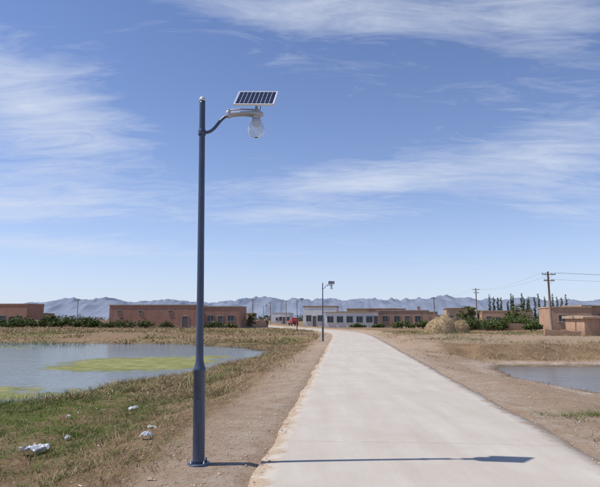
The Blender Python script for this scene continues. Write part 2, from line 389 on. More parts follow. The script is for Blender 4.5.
# ---------------------------------------------------------------- street lamps
def street_lamp(x,y,lean=-.06,rz=0):
    z=H(x,y)
    e=empty('street_lamp',(x,y,z),rz)
    L=4.38-z
    def px(zz): return lean*zz/L
    lathe('base_flange',[(.13,-.05),(.13,.014),(.126,.018),(.08,.018)],M_pole,e,40)
    for a in range(4):
        an=a*math.pi/2+math.pi/4
        lathe('anchor_bolt',[(.014,.015),(.014,.033),(.008,.034),(.008,.055),(.005,.058)],M_bolt,e,8,(.103*math.cos(an),.103*math.sin(an),0))
    pr=[(.073,0.01),(.068,.05),(.068,1.03),(.073,1.035),(.073,1.06),(.065,1.075),(.051,1.13),(.045,1.16),(.043,1.3),(.039,2.6),(.035,L-.09),(.035,L-.05)]
    o=lathe('pole',pr,M_pole,e,40)
    for v in o.data.vertices: v.co.x+=px(v.co.z)
    lathe('pole_cap',[(.038,0),(.040,.008),(.040,.02)]+[(.038*math.cos(t),.022+.038*math.sin(t)) for t in np.linspace(.1,1.45,8)],M_cap,e,24,(px(L),0,L-.055))
    box('access_hatch',-.03,.03,-.0725,-.066,.45,.72,M_pole,e,.002)
    x0=px(3.93); arm=[]
    za=3.92-z
    P0=Vector((x0+.03,0,za)); P1=Vector((x0+.19,0,za+.0)); P2=Vector((x0+.18,0,za+.20)); P3=Vector((x0+.36,0,za+.235))
    for t in np.linspace(0,1,16):
        arm.append(P0*(1-t)**3+P1*3*t*(1-t)**2+P2*3*t*t*(1-t)+P3*t**3)
    tube('arm',arm,.019,M_pole,e,14)
    lathe('arm_collar',[(.044,-.035),(.046,-.03),(.046,.03),(.044,.035)],M_pole,e,24,(x0,0,za))
    hx=x0+.665; hz=za+.235
    bm=bmesh.new()
    secs=[(x0+.29,.026,.026,0),(x0+.34,.036,.032,0),(x0+.40,.042,.030,.003),(x0+.50,.045,.024,.006),(x0+.58,.055,.028,.004),(hx,.072,.036,0),(hx+.06,.055,.030,0),(hx+.085,.028,.018,0)]
    rings=[]
    for sx,ry,rz_,dz in secs:
        ring=[]
        for j in range(16):
            th=2*math.pi*j/16; cs,sn=math.cos(th),math.sin(th)
            ring.append(bm.verts.new((sx,ry*math.copysign(abs(cs)**.7,cs),hz+dz+rz_*math.copysign(abs(sn)**.7,sn))))
        rings.append(ring)
    for a_,b_ in zip(rings[:-1],rings[1:]):
        for j in range(16): bm.faces.new((a_[j],a_[(j+1)%16],b_[(j+1)%16],b_[j]))
    bm.faces.new(rings[0][::-1]); bm.faces.new(rings[-1])
    for f_ in bm.faces: f_.smooth=True
    me=bpy.data.meshes.new('lamp_head'); bm.to_mesh(me); bm.free(); me.materials.append(M_alu)
    link(bpy.data.objects.new('lamp_head',me),e)
    tube('brace_rod',[(x0+.29,0,hz+.0),(x0+.32,0,hz+.055),(x0+.48,0,hz+.065),(hx-.03,0,hz+.06)],.010,M_alu,e,10)
    lathe('clamp',[(.040,-.035),(.042,-.025),(.042,.025),(.040,.035)],M_alu,e,18,(x0+.325,0,hz))
    lathe('clamp_knob',[(.014,0),(.014,.03),(.01,.035)],M_bolt,e,12,(x0+.325,0,hz+.035))
    tube('panel_stem',[(hx,0,hz+.02),(hx,0,hz+.12),(hx,.0,hz+.17)],.017,M_alu,e,12)
    lathe('stem_base',[(.045,0),(.045,.02),(.028,.035),(.018,.045)],M_alu,e,20,(hx,0,hz+.03))
    tube('panel_cable',[(hx+.02,.01,hz+.17),(hx+.05,.02,hz+.12),(hx+.045,.01,hz+.06),(hx+.03,0,hz+.03)],.004,M_wire,e,6)
    lathe('bulb_socket',[(.05,0),(.056,-.015),(.052,-.035),(.046,-.045)],M_alu,e,24,(hx,0,hz-.02))
    sc=1.08
    prof=[(.036,-.04),(.046,-.06),(.060,-.085),(.078,-.115),(.092,-.150),(.098,-.182),(.093,-.215),(.078,-.243),(.053,-.265),(.02,-.276)]
    outer=[(r*sc,zv*sc) for r,zv in prof]
    inner=[(max(r-.004,.003),zv+(.004 if i>5 else 0)) for i,(r,zv) in enumerate(outer)]
    v=[];f=[];sg=32
    allp=outer+inner[::-1]
    for r,zv in allp:
        for j in range(sg):
            th=2*math.pi*j/sg; v.append((hx+r*math.cos(th),r*math.sin(th),hz+zv))
    nn=len(allp)
    for i in range(nn-1):
        if i==len(outer)-1: continue
        for j in range(sg):
            j2=(j+1)%sg; f.append((i*sg+j,(i+1)*sg+j,(i+1)*sg+j2,i*sg+j2))
    io=(len(outer)-1)*sg; f.append(tuple(range(io,io+sg))); f.append(tuple(range(io+sg,io+2*sg))[::-1])
    meshobj('bulb_glass',v,f,M_glass,e,True)
    lathe('led_core',[(.036,-.03),(.036,-.07),(.05,-.08),(.05,-.125),(.036,-.155),(.012,-.165)],M_led,e,20,(hx,0,hz))
    p=empty('solar_panel'); p.parent=e; p.location=(hx-.005,-.01,hz+.205); p.rotation_euler=(math.radians(48),math.radians(3),math.radians(-7))
    W,D=.50,.35
    box('panel_back',-W/2+.006,W/2-.006,-D/2+.006,D/2-.006,-.012,.004,M_frame,p)
    for nm,a in (('frame_front',(-W/2,W/2,-D/2-.001,-D/2+.012)),('frame_rear',(-W/2,W/2,D/2-.012,D/2+.001))):
        box(nm,*a,-.016,.009,M_frame,p,.001)
    for nm,a in (('frame_side_a',(-W/2-.001,-W/2+.011,-D/2+.0122,D/2-.0122)),('frame_side_b',(W/2-.011,W/2+.001,-D/2+.0122,D/2-.0122))):
        box(nm,*a,-.016,.009,M_frame,p,.001)
    nc,nr=9,4; cw=(W-.034)/nc; ch=(D-.034)/nr; v=[];f=[]
    for i in range(nc):
        for j in range(nr):
            g_=.0035
            a0=-W/2+.017+i*cw+g_; a1=a0+cw-2*g_; b0=-D/2+.017+j*ch+g_; b1=b0+ch-2*g_
            k0=len(v); v+=[(a0,b0,.0065),(a1,b0,.0065),(a1,b1,.0065),(a0,b1,.0065),(a0,b0,.0035),(a1,b0,.0035),(a1,b1,.0035),(a0,b1,.0035)]
            f+=[(k0,k0+1,k0+2,k0+3),(k0,k0+4,k0+5,k0+1),(k0+1,k0+5,k0+6,k0+2),(k0+2,k0+6,k0+7,k0+3),(k0+3,k0+7,k0+4,k0)]
    meshobj('solar_cells',v,f,M_cell,p)
    box('junction_bracket',-.06,.06,-.05,.05,-.045,-.013,M_alu,p,.004)
    return e
street_lamp(-1.15,6.54)
street_lamp(1.70,41.5,lean=0)
street_lamp(-.4,76,lean=0)
street_lamp(-7.4,112,lean=0)

# ---------------------------------------------------------------- buildings
def window(e,xa,xb,za,zb,yf):
    box('window_pane',xa,xb,yf-.02,yf+.05,za,zb,M_win,e)
    t=.05
    box('window_sill',xa-.12,xb+.12,yf-.10,yf-.002,za-.08,za-.002,M_coping,e)
    box('window_head',xa-.08,xb+.08,yf-.07,yf-.002,zb+.002,zb+.07,M_wframe,e)
    box('window_jamb_a',xa-t,xa-.002,yf-.06,yf-.002,za,zb,M_wframe,e)
    box('window_jamb_b',xb+.002,xb+t,yf-.06,yf-.002,za,zb,M_wframe,e)
    box('window_mullion',(xa+xb)/2-.025,(xa+xb)/2+.025,yf-.045,yf-.022,za,zb,M_wframe,e)
def building(name,x0,x1,y0,dep,h,mat,wins=(),doors=(),roof='flat',cop=M_coping,rz=-.14,chim=(),par=.16):
    xc=(x0+x1)/2; z=min(H(xc,y0),0.2)-.02
    e=empty(name,(xc,y0,z),rz); w=(x1-x0)/2
    box('walls',-w,w,0,dep,-.3,h,mat,e)
    if roof=='flat':
        box('parapet_front',-w-.06,w+.06,-.08,.22,h+.002,h+par,cop,e)
        box('parapet_back',-w-.06,w+.06,dep-.22,dep+.08,h+.002,h+par,cop,e)
        box('parapet_side_a',-w-.06,-w+.22,.222,dep-.222,h+.002,h+par,cop,e)
        box('parapet_side_b',w-.22,w+.06,.222,dep-.222,h+.002,h+par,cop,e)
        box('roof_deck',-w+.222,w-.222,.222,dep-.222,h+.002,h+.05,M_roofmud,e)
    else:
        n=14; v=[];f=[]
        for i in range(n+1):
            x=-w-.2+(2*w+.4)*i/n; dz=(vnoise(np.array([i*.7]),np.array([x0*3.1]),6)[0]-.5)*.14
            v+=[(x,-.28,h+.002),(x,-.28,h+.15+dz),(x,dep+.2,h+.22+dz),(x,dep+.2,h+.002)]
        for i in range(n):
            a=i*4
            for j in range(4): f.append((a+j,a+(j+1)%4,a+4+(j+1)%4,a+4+j))
        f.append((3,2,1,0)); f.append((n*4,n*4+1,n*4+2,n*4+3))
        meshobj('roof_slab',v,f,M_roofmud,e)
    for (a,b_,c,d) in wins: window(e,a,b_,c,d,0)
    for (a,b_,d) in doors:
        box('door',a,b_,-.04,.05,0,d,M_door,e)
        box('door_lintel',a-.1,b_+.1,-.08,-.002,d+.002,d+.12,cop,e)
        box('door_jamb_a',a-.08,a-.002,-.07,-.002,0,d,M_wframe,e); box('door_jamb_b',b_+.002,b_+.08,-.07,-.002,0,d,M_wframe,e)
    for (a,b_) in chim:
        box('chimney',a,a+.5,b_,b_+.5,h+.06,h+.8,mat,e); box('chimney_cap',a-.05,a+.55,b_-.05,b_+.55,h+.802,h+.88,cop,e)
    return e
building('brick_building',-34.6,-18.4,100,7,4.15,M_brick,wins=[(-6.5,-5.9,2.8,3.2),(-2.6,-2.0,2.8,3.2),(3,3.6,2.8,3.2)],doors=[(5.5,6.6,2.2)],rz=-.10)
building('brick_building',-18.0,-10.8,100.5,6,3.75,M_brick,wins=[(-2.3,-1.2,1.2,2.2),(1.4,2.5,1.2,2.2)],doors=[(-.4,.5,2.1)],rz=-.10)
building('brick_house',-66,-58.6,120,6,4.6,M_brick,wins=[(-2.6,-1.3,1,2.3),(1.2,2.5,1,2.3)],doors=[(-.5,.5,2.1)],par=.3,cop=M_brick)
ww=[(-4.3+i*1.75,-4.3+i*1.75+1.05,.95,2.0) for i in range(5)]
building('white_house',4.4,14.0,100,6,2.75,M_white,wins=ww,doors=[(4.05,4.7,2.1)],cop=M_white,roof='slab')
building('white_house',.6,7.6,116,7,4.0,M_white,wins=[(-2.8,-1.8,1.1,2.3),(-.4,.6,1.1,2.3)],doors=[(-1.4,-.8,2.1)],cop=M_brick2,par=.3)
building('brick_house',14.6,24.5,106,7,3.1,M_brick2,wins=[(-3.8,-2.8,1,2.1),(-1.6,-.6,1,2.1),(2.3,3.3,1,2.1)],doors=[(.4,1.3,2.1)],chim=[(3,3)])
building('brick_house',16,25,132,7,3.9,M_brick2,wins=[(-3,-2,1.4,2.6),(1,2,1.4,2.6)],roof='slab')
building('adobe_house',37,44,140,7,4.2,M_adobe2,wins=[(-3,-2,1.3,2.4),(1,2,1.3,2.4)],doors=[(-.8,.2,2.1)],roof='slab')
building('adobe_house',44.5,50,136,6,3.5,M_adobe,wins=[(-1.6,-.6,1,2.2)],doors=[(.6,1.5,2.1)])
building('brick_house',30,37,150,6,3.4,M_brick2,wins=[(-2,-1,1,2.1)])
building('adobe_house',29.0,33.4,64,5,2.75,M_adobe,wins=[(-1.4,-.7,1.2,1.9)],doors=[(.9,1.7,1.9)],cop=M_adobe2)
building('adobe_house',34.2,47,66.5,7,3.0,M_adobe,wins=[(-4.6,-3.6,1.1,2.1),(-1.5,-.5,1.1,2.1)],doors=[(-3,-2.1,2.)],roof='slab')
building('adobe_shed',23.6,31,46,4,1.5,M_adobe,wins=[(-2.4,-1.9,.7,1.15)],doors=[(-.9,-.1,1.35)],roof='slab',rz=-.08)
def wall(name,x0,y0,x1,y1,h,th,mat):
    L=math.hypot(x1-x0,y1-y0); n=max(2,int(L/.4)); v=[];f=[]
    dx,dy=(x1-x0)/L,(y1-y0)/L; nx,ny=-dy*th/2,dx*th/2
    for i in range(n+1):
        t=i/n; x=x0+(x1-x0)*t; y=y0+(y1-y0)*t; g=H(x,y)-.15; hh=g+.15+h+(fbm(np.array([i*.5]),np.array([x0]),3,4)[0]-.5)*.5
        v+=[(x-nx,y-ny,g),(x-nx*.8,y-ny*.8,hh),(x+nx*.8,y+ny*.8,hh),(x+nx,y+ny,g)]
    for i in range(n):
        a=i*4
        for j in range(3): f.append((a+j,a+j+1,a+j+5,a+j+4))
    f.append((0,3,2,1)); a=n*4; f.append((a,a+1,a+2,a+3))
    meshobj(name,v,f,mat)
wall('adobe_wall',18.5,70,28.5,70.5,.9,.4,M_adobe2)
wall('adobe_wall',-58,112,-35,108,1.4,.4,M_adobe2)
wall('adobe_wall',25,110,37,118,1.7,.4,M_adobe2)
wall('brick_wall',-10.5,103,-6.5,112,1.4,.3,M_brick2)
wall('adobe_wall',20.5,46.9,23.4,46.6,.45,.35,M_adobe)
for i,(a,b_,c,d,mt) in enumerate([(-100,-88,190,3.6,M_brick),(-130,-110,210,4.2,M_adobe2),(-12,-5,230,4,M_white),(60,75,180,4.2,M_adobe2),(85,100,190,4,M_brick2),(100,118,150,3.8,M_adobe),(-30,-18,210,3.8,M_brick2),(-48,-40,230,3.8,M_adobe2),(-6.5,-3.2,170,3.2,M_white),(16,30,190,5,M_adobe2)]):
    building('village_house',a,b_,c,8,d,mt,wins=[(-1.5,-.7,1,2.2),(.9,1.6,1,2.2)],doors=[(-.4,.4,2.1)],roof='slab' if i%2 else 'flat')

# ---------------------------------------------------------------- utility poles
def upole(x,y,top,arms=2,rz=0.2,mat=M_wood):
    z=H(x,y); e=empty('utility_pole',(x,y,z),rz)
    tube('pole',[(0,0,-.3),(0,0,top*.5),(.0,0,top-z)],[.12,.095,.07],mat,e,12)
    for a in range(arms):
        zz=top-z-.25-a*.55; w=.68-.15*a
        box('crossarm',-w,w,-.13,-.06,zz-.035,zz+.035,M_wood,e,.01)
        for q in (-w+.08,-.28,.28,w-.08):
            lathe('insulator',[(.015,0),(.035,.02),(.022,.05),(.035,.08),(.015,.11)],M_porc,e,10,(q,-.1,zz+.035))
        tube('arm_brace',[(-w*.6,-.1,zz-.04),(0,-.1,zz-.35)],.01,M_bolt,e,6)
        tube('arm_brace',[(w*.6,-.1,zz-.04),(0,-.1,zz-.35)],.01,M_bolt,e,6)
    return (x,y,top)
def wires(name,p,q,offs,sag=.5,r=.007):
    e=empty(name)
    for k_,(dx,dz) in enumerate(offs):
        pts=[]
        for t in np.linspace(0,1,14):
            pts.append((p[0]+(q[0]-p[0])*t+dx,p[1]+(q[1]-p[1])*t-.1,p[2]+(q[2]-p[2])*t+dz-sag*4*t*(1-t)))
        tube('wire',pts,r,M_wire,e,5)
A=upole(21.6,48,5.75,2)
B=upole(30.2,95,6.9,2)
C=upole(29,120,6.3,1); Dd=upole(43,38,5.0,2)
E=upole(-10.6,125,6.2,1); F=upole(-8,150,6.2,1); G=upole(-4,160,7,1)
I=upole(-60,150,7,1)
o4=[(-.6,-.1),(.6,-.1),(-.45,-.65)]
wires('power_lines',A,Dd,o4,.35); wires('power_lines',B,A,o4[:2],.6,.005); wires('power_lines',C,B,o4[:2],.4,.005)

# ---------------------------------------------------------------- vegetation
def leafmesh(name,centres,nleaf,size,mat,parent=None):
    cs=np.array(centres,float); w=cs[:,6]/cs[:,6].sum()
    idx=rng.choice(len(cs),nleaf,p=w); c=cs[idx]
    d=rng.normal(size=(nleaf,3)); d/=np.linalg.norm(d,axis=1)[:,None]
    r=rng.random(nleaf)**.45
    p=c[:,:3]+d*c[:,3:6]*r[:,None]
    a=rng.normal(size=(nleaf,3)); a/=np.linalg.norm(a,axis=1)[:,None]
    b_=np.cross(a,rng.normal(size=(nleaf,3))); b_/=np.linalg.norm(b_,axis=1)[:,None]
    s=size*(.6+.8*rng.random(nleaf))[:,None]
    V=np.stack([p-a*s,p-b_*s*.55,p+a*s,p+b_*s*.55],1).reshape(-1,3)
    f=np.arange(nleaf*4).reshape(-1,4)
    o=meshobj(name,V.tolist(),f.tolist(),mat,parent)
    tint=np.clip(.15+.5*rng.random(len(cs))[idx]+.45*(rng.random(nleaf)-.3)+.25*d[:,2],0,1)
    at=o.data.attributes.new('tint','FLOAT','POINT'); at.data.foreach_set('value',np.repeat(tint,4).astype(np.float32))
    return o
def shrub(name,x,y,w,h,n=500,leaf=.12,mat=M_leaf,dep=None):
    z=H(x,y); e=empty(name,(x,y,z)); dep=dep or w*.7
    cs=[]
    for i in range(int(10+w*2)):
        a=random.uniform(-1,1); b_=random.uniform(-1,1); hh=h*random.uniform(.45,.85)*(1-.45*abs(a)**2)
        cs.append((a*w*.42,b_*dep*.4,hh*.62,w*.16+.15,dep*.2+.1,hh*.45,1))
    for i in range(6):
        a=random.uniform(-.35,.35)*w; hh=h*random.uniform(.5,.8)
        tube('stem',[(a*.4,0,-.1),(a*.7,random.uniform(-.2,.2),hh*.5),(a,random.uniform(-.4,.4)*dep*.5,hh)],[.05,.035,.012],M_bark,e,6)
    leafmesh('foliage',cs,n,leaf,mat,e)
def tree(name,x,y,h,cw,n=1500,leaf=.16,mat=M_leaf,crown0=.3):
    z=H(x,y); e=empty(name,(x,y,z)); k0=.018*h
    tube('trunk',[(0,0,-.2),(.05*cw,0,h*.3),(-.03*cw,.02,h*.6),(0,0,h*.9)],[k0*1.3,k0,k0*.6,.02],M_bark,e,9)
    cs=[]
    for i in range(16):
        zz=h*random.uniform(crown0,.92); t=(zz/h-crown0)/(1-crown0); R=cw*.5*math.sqrt(max(.05,1-abs(2*t-.8)**2*.5))
        an=random.uniform(0,6.28); rr=R*random.uniform(.2,.85)
        px_,py_=rr*math.cos(an),rr*math.sin(an)
        tube('limb',[(0,0,zz*.7),(px_*.5,py_*.5,zz*.86),(px_,py_,zz)],[k0*.45,k0*.3,.01],M_bark,e,6)
        cs.append((px_,py_,zz,cw*.2,cw*.2,h*.1,1))
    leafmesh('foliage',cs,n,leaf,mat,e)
for (x,y,w,h) in [(-30,95,4.5,2.2),(-26.5,96,3,1.9),(-23,96.5,2.2,1.5),(-32.6,95,2.5,1.7),(-15,98.5,3.5,1.4),(-12.5,99,2.5,1.3)]:
    shrub('shrub',x,y,w,h,700,.14,random.choice([M_leaf,M_leaf2]))
for (x,y,w,h) in [(-50,100,6,3.0),(-46,102,5,3.3),(-42.5,101,5,2.8),(-38.5,100,4.5,2.4),(-36,98,3,1.8),(-53,103,4,2.5),(-57,106,5,2.2)]:
    shrub('bush',x,y,w,h,1100,.18,M_leaf)
for (x,y,w,h) in [(-9.3,104,2.5,2.7),(-7.2,112,2.4,2.4)]:
    tree('small_tree',x,y,h,w,900,.13,M_leaf2,.15)
for (x,y,w,h) in [(16.2,88,3.5,1.9),(19,86,3.2,1.8),(22,90,3.5,1.5),(10.2,98,2.4,.9),(13.6,96,2,1)]:
    shrub('shrub',x,y,w,h,900,.13,M_leaf)
for (x,y,w,h) in [(19.6,66,4,2.0),(22.5,68,4,2.3),(25,70,3.5,2.1),(17.5,67,3,1.5),(27.4,74,3.5,2.3),(26.4,63,2.4,1.2),(31,80,4,2.6),(35,86,5,2.8),(41,92,5,2.9)]:
    shrub('bush',x,y,w,h,1500,.11,M_leaf)
tree('small_tree',43,110,4.6,5,1000,.2,M_leaf2)
tree('small_tree',31,102,4.0,4,1000,.18,M_leaf2)
def poplars():
    e=empty('poplar_tree_row',(0,0,0)); cs=[]
    for i in range(19):
        x=69+i*1.45+random.uniform(-.35,.35); y=200+random.uniform(-2,2); h=random.uniform(8.8,11.3)
        if i in (4,9): h*=.8
        tube('trunk',[(x,y,-.2),(x,y,h*.9)],[.16,.03],M_bark,e,6)
        for t in np.linspace(.22,.97,10):
            cs.append((x+random.uniform(-.2,.2),y,h*t,.8*(1.1-t)+.16,.6,h*.06,1.25-t))
    leafmesh('foliage',cs,14000,.17,M_leaf,e)
poplars()
def treeline():
    cs=[]
    for i in range(420):
        x=rng.uniform(-330,330); y=rng.uniform(260,420)
        if vnoise(np.array([x*.03]),np.array([1.]),5)[0]<.42: continue
        h=rng.uniform(2,5.0); cs.append((x,y,h*.5,rng.uniform(2,5),2,h*.5,1))
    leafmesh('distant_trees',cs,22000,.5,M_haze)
treeline()

def haystack(x,y,w,h):
    z=H(x,y); e=empty('haystack',(x,y,z))
    bm=bmesh.new(); bmesh.ops.create_icosphere(bm,subdivisions=5,radius=1)
    for v in bm.verts:
        n=float(fbm(np.array([v.co.x*2+5+v.co.z]),np.array([v.co.y*2+9]),3,7)[0])-.5
        n2=float(fbm(np.array([v.co.x*9+5+v.co.z*7]),np.array([v.co.y*9+9]),3,7)[0])-.5
        v.co*=1+n*.35+n2*.10
        v.co.x*=w/2; v.co.y*=w*.38; v.co.z=max(-.1,v.co.z*h*(.85+.12*math.sin(v.co.x*1.4)))
    me=bpy.data.meshes.new('heap'); bm.to_mesh(me); bm.free()
    ms=simple('straw_heap',(.52,.40,.24),.95,0,.3,9,.1,.05); me.materials.append(ms)
    link(bpy.data.objects.new('heap',me),e)
    vs=np.array([v.co[:] for v in me.vertices]); vs=vs[vs[:,2]>-.05]
    n=5000; c=vs[rng.integers(0,len(vs),n)]+rng.normal(size=(n,3))*.03
    a=rng.normal(size=(n,3)); a[:,2]-=.6; a/=np.linalg.norm(a,axis=1)[:,None]; b_=np.cross(a,rng.normal(size=(n,3))); b_/=np.linalg.norm(b_,axis=1)[:,None]
    V=np.stack([c-a*.15-b_*.012,c-a*.15+b_*.012,c+a*.16],1).reshape(-1,3)
    o=meshobj('straw_stalks',V.tolist(),np.arange(n*3).reshape(-1,3).tolist(),M_straw,e)
    at=o.data.attributes.new('tint','FLOAT','POINT'); at.data.foreach_set('value',np.repeat(rng.random(n),3).astype(np.float32))
haystack(13.9,55.5,3.0,1.9)
haystack(16.2,57,2.0,1.3)

def grass(name,n,xr,yr,accept,hr,wd,mat,blades=(6,16),spread=.09,power=1.0,lean_=.5):
    X=rng.uniform(*xr,n); Y=yr[0]+(yr[1]-yr[0])*rng.random(n)**power
    pr=accept(X,Y); k_=rng.random(n)<pr; X=X[k_];Y=Y[k_]
    nb=rng.integers(blades[0],blades[1],len(X)); ctint=rng.random(len(X)); ch=.5+1.0*rng.random(len(X))**1.5
    X=np.repeat(X,nb);Y=np.repeat(Y,nb);ct=np.repeat(ctint,nb);ch=np.repeat(ch,nb); m_=len(X)
    ox=rng.normal(size=m_)*spread; oy=rng.normal(size=m_)*spread
    X=X+ox;Y=Y+oy; Z=height(X,Y)-.01
    h=rng.uniform(*hr,m_)*ch; th=rng.uniform(0,2*math.pi,m_); w=wd*(.6+.8*rng.random(m_))
    lean=rng.normal(size=(m_,2))*lean_*h[:,None]+np.stack([ox,oy],-1)*.9
    wx=np.cos(th)*w;wy=np.sin(th)*w
    v0=np.stack([X-wx,Y-wy,Z],-1);v1=np.stack([X+wx,Y+wy,Z],-1)
    mx=X+lean[:,0]*.35; my=Y+lean[:,1]*.35; mz=Z+h*.6
    v2=np.stack([mx+wx*.7,my+wy*.7,mz],-1); v3=np.stack([mx-wx*.7,my-wy*.7,mz],-1)
    v4=np.stack([X+lean[:,0],Y+lean[:,1],Z+h],-1)
    V=np.stack([v0,v1,v2,v3,v4],1).reshape(-1,3).astype(np.float32)
    me=bpy.data.meshes.new(name); me.vertices.add(len(V)); me.vertices.foreach_set('co',V.ravel())
    b0=np.arange(m_)*5
    loops=np.stack([b0,b0+1,b0+2,b0+3,b0+3,b0+2,b0+4],-1).ravel().astype(np.int32)
    starts=np.stack([np.arange(m_)*7,np.arange(m_)*7+4],-1).ravel().astype(np.int32)
    me.loops.add(len(loops)); me.loops.foreach_set('vertex_index',loops)
    me.polygons.add(2*m_); me.polygons.foreach_set('loop_start',starts); me.update(calc_edges=True); me.validate()
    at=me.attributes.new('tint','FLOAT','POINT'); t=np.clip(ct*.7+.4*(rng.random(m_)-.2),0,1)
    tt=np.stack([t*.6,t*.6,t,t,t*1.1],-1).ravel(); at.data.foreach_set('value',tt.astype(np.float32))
    me.materials.append(mat); link(bpy.data.objects.new(name,me)); print(name,m_)
def a_left(X,Y,dens=1,green=False):
    s=X-cx(Y); dl,dr=shore(X,Y)
    g=fbm(X*.35,Y*.35,3,61); gm=ss(.38,.60,g)*(.35+.65*ss(4.0,5.6,-s))
    gm=np.maximum(gm,.95*np.exp(-(((X+4.6)/1.4)**2+((Y-9.2)/1.8)**2)))
    pat=ss(.38,.62,fbm(X*.9,Y*.9,3,71))
    p=ss(2.9,4.6,-s+(fbm(X*.7,Y*.7,2,9)-.5)*1.4)*(dl>-.15)
    return dens*p*(gm*(.3+.7*pat) if green else (1-.65*gm)*(.12+.88*pat))
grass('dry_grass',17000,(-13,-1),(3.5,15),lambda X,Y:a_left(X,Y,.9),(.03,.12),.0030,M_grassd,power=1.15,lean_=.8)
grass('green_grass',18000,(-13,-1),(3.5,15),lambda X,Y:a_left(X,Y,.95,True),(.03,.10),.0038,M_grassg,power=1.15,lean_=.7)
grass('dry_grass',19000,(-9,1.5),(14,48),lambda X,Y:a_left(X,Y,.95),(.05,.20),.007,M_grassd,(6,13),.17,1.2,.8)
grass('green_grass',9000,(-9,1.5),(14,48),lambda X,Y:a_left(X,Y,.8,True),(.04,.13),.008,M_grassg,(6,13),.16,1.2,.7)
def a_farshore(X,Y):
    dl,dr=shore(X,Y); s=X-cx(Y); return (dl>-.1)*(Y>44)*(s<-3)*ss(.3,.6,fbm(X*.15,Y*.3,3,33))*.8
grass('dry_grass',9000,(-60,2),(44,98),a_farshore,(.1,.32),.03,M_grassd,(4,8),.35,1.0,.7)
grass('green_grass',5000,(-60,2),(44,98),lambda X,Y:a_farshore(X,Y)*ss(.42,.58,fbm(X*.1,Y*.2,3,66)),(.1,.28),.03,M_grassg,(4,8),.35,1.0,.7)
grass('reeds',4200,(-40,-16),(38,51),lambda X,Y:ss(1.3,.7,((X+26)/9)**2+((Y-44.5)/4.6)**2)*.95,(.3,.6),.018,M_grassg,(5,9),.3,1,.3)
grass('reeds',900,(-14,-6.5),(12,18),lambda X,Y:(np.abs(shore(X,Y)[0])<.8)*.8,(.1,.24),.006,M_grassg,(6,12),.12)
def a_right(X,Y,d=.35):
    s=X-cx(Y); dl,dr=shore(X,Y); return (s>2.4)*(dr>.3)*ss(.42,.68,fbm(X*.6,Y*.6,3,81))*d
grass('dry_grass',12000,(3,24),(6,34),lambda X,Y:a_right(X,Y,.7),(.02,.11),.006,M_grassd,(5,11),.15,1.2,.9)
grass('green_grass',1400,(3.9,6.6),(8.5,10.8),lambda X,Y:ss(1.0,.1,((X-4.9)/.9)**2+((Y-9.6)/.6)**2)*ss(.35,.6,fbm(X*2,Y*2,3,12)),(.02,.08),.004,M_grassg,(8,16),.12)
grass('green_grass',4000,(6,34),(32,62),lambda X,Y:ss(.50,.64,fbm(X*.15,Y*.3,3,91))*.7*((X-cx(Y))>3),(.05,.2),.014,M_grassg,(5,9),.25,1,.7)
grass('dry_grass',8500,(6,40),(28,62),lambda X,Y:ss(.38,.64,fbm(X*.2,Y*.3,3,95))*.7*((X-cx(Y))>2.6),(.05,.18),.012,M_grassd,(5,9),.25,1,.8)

def stones():
    n=6000; V=[];F=[]
    base=[Vector(q) for q in [(1,0,0),(-1,0,0),(0,1,0),(0,-1,0),(0,0,1),(0,0,-1)]]
    fc=[(0,2,4),(2,1,4),(1,3,4),(3,0,4),(2,0,5),(1,2,5),(3,1,5),(0,3,5)]
    yy=3.5+28*rng.random(n)**1.7; side=np.where(rng.random(n)<.6,-1,1)
    s=side*(1.85+np.abs(rng.normal(size=n))*1.1); xx=cx(yy)+s; zz=np.where(np.abs(s)<2.0,.032,height(xx,yy))
    for i in range(n):
        r=.005+.020*rng.random()**4+ (0.018 if (rng.random()<.02 and abs(s[i])>2.3) else 0); k_=len(V); a=rng.uniform(0,3.14)
        sx,sy,sz=r*rng.uniform(.8,1.5),r*rng.uniform(.7,1.2),r*rng.uniform(.5,.8)
        for q in base:
            qx,qy=q.x*sx*rng.uniform(.7,1.2),q.y*sy*rng.uniform(.7,1.2); V.append((xx[i]+qx*math.cos(a)-qy*math.sin(a),yy[i]+qx*math.sin(a)+qy*math.cos(a),zz[i]+q.z*sz+sz*.3))
        F+=[tuple(k_+t for t in f) for f in fc]
    meshobj('gravel',V,F,M_stone)
stones()
def bag(x,y,w,h,rz,name='plastic_bag'):
    n=34; V=[];idx={}
    o1=random.uniform(0,50)
    U,Vv=np.meshgrid(np.linspace(-1,1,n),np.linspace(-1,1,n))
    R=np.hypot(U,Vv); A=np.arctan2(Vv,U)
    lim=.62+.65*(fbm(np.cos(A)*1.3+o1,np.sin(A)*1.3+o1,3,5)-.3)
    rid=1-np.abs(2*fbm(U*2.2+o1,Vv*2.2,4,8)-1)*2.2
    rid2=1-np.abs(2*fbm(U*5+o1,Vv*5,3,9)-1)*2.5
    Zz=h*(.15+.75*np.clip(rid,0,1)*np.clip(1-R**2*.9,0,1)+.25*rid2)
    F=[]
    keep=(R<lim)
    ca,sa=math.cos(rz),math.sin(rz)
    for j in range(n):
        for i in range(n):
            if keep[j,i]:
                px_=U[j,i]*w*.6+(rid2[j,i]-.5)*w*.05; py_=Vv[j,i]*w*.38
                gx,gy=x+px_*ca-py_*sa,y+px_*sa+py_*ca
                idx[(j,i)]=len(V); V.append((gx,gy,H(gx,gy)+.02+Zz[j,i]))
    for j in range(n-1):
        for i in range(n-1):
            k4=[(j,i),(j,i+1),(j+1,i+1),(j+1,i)]
            if all(q in idx for q in k4): F.append(tuple(idx[q] for q in k4))
    meshobj(name,V,F,M_bag)
bag(-4.05,8.7,.50,.15,.3); bag(-2.15,8.0,.20,.08,1.0); bag(-2.3,8.9,.16,.06,.2)
bag(-3.7,12.6,.26,.07,.5); bag(-4.7,11.6,.16,.06,2); bag(-3.9,9.6,.12,.05,.9)
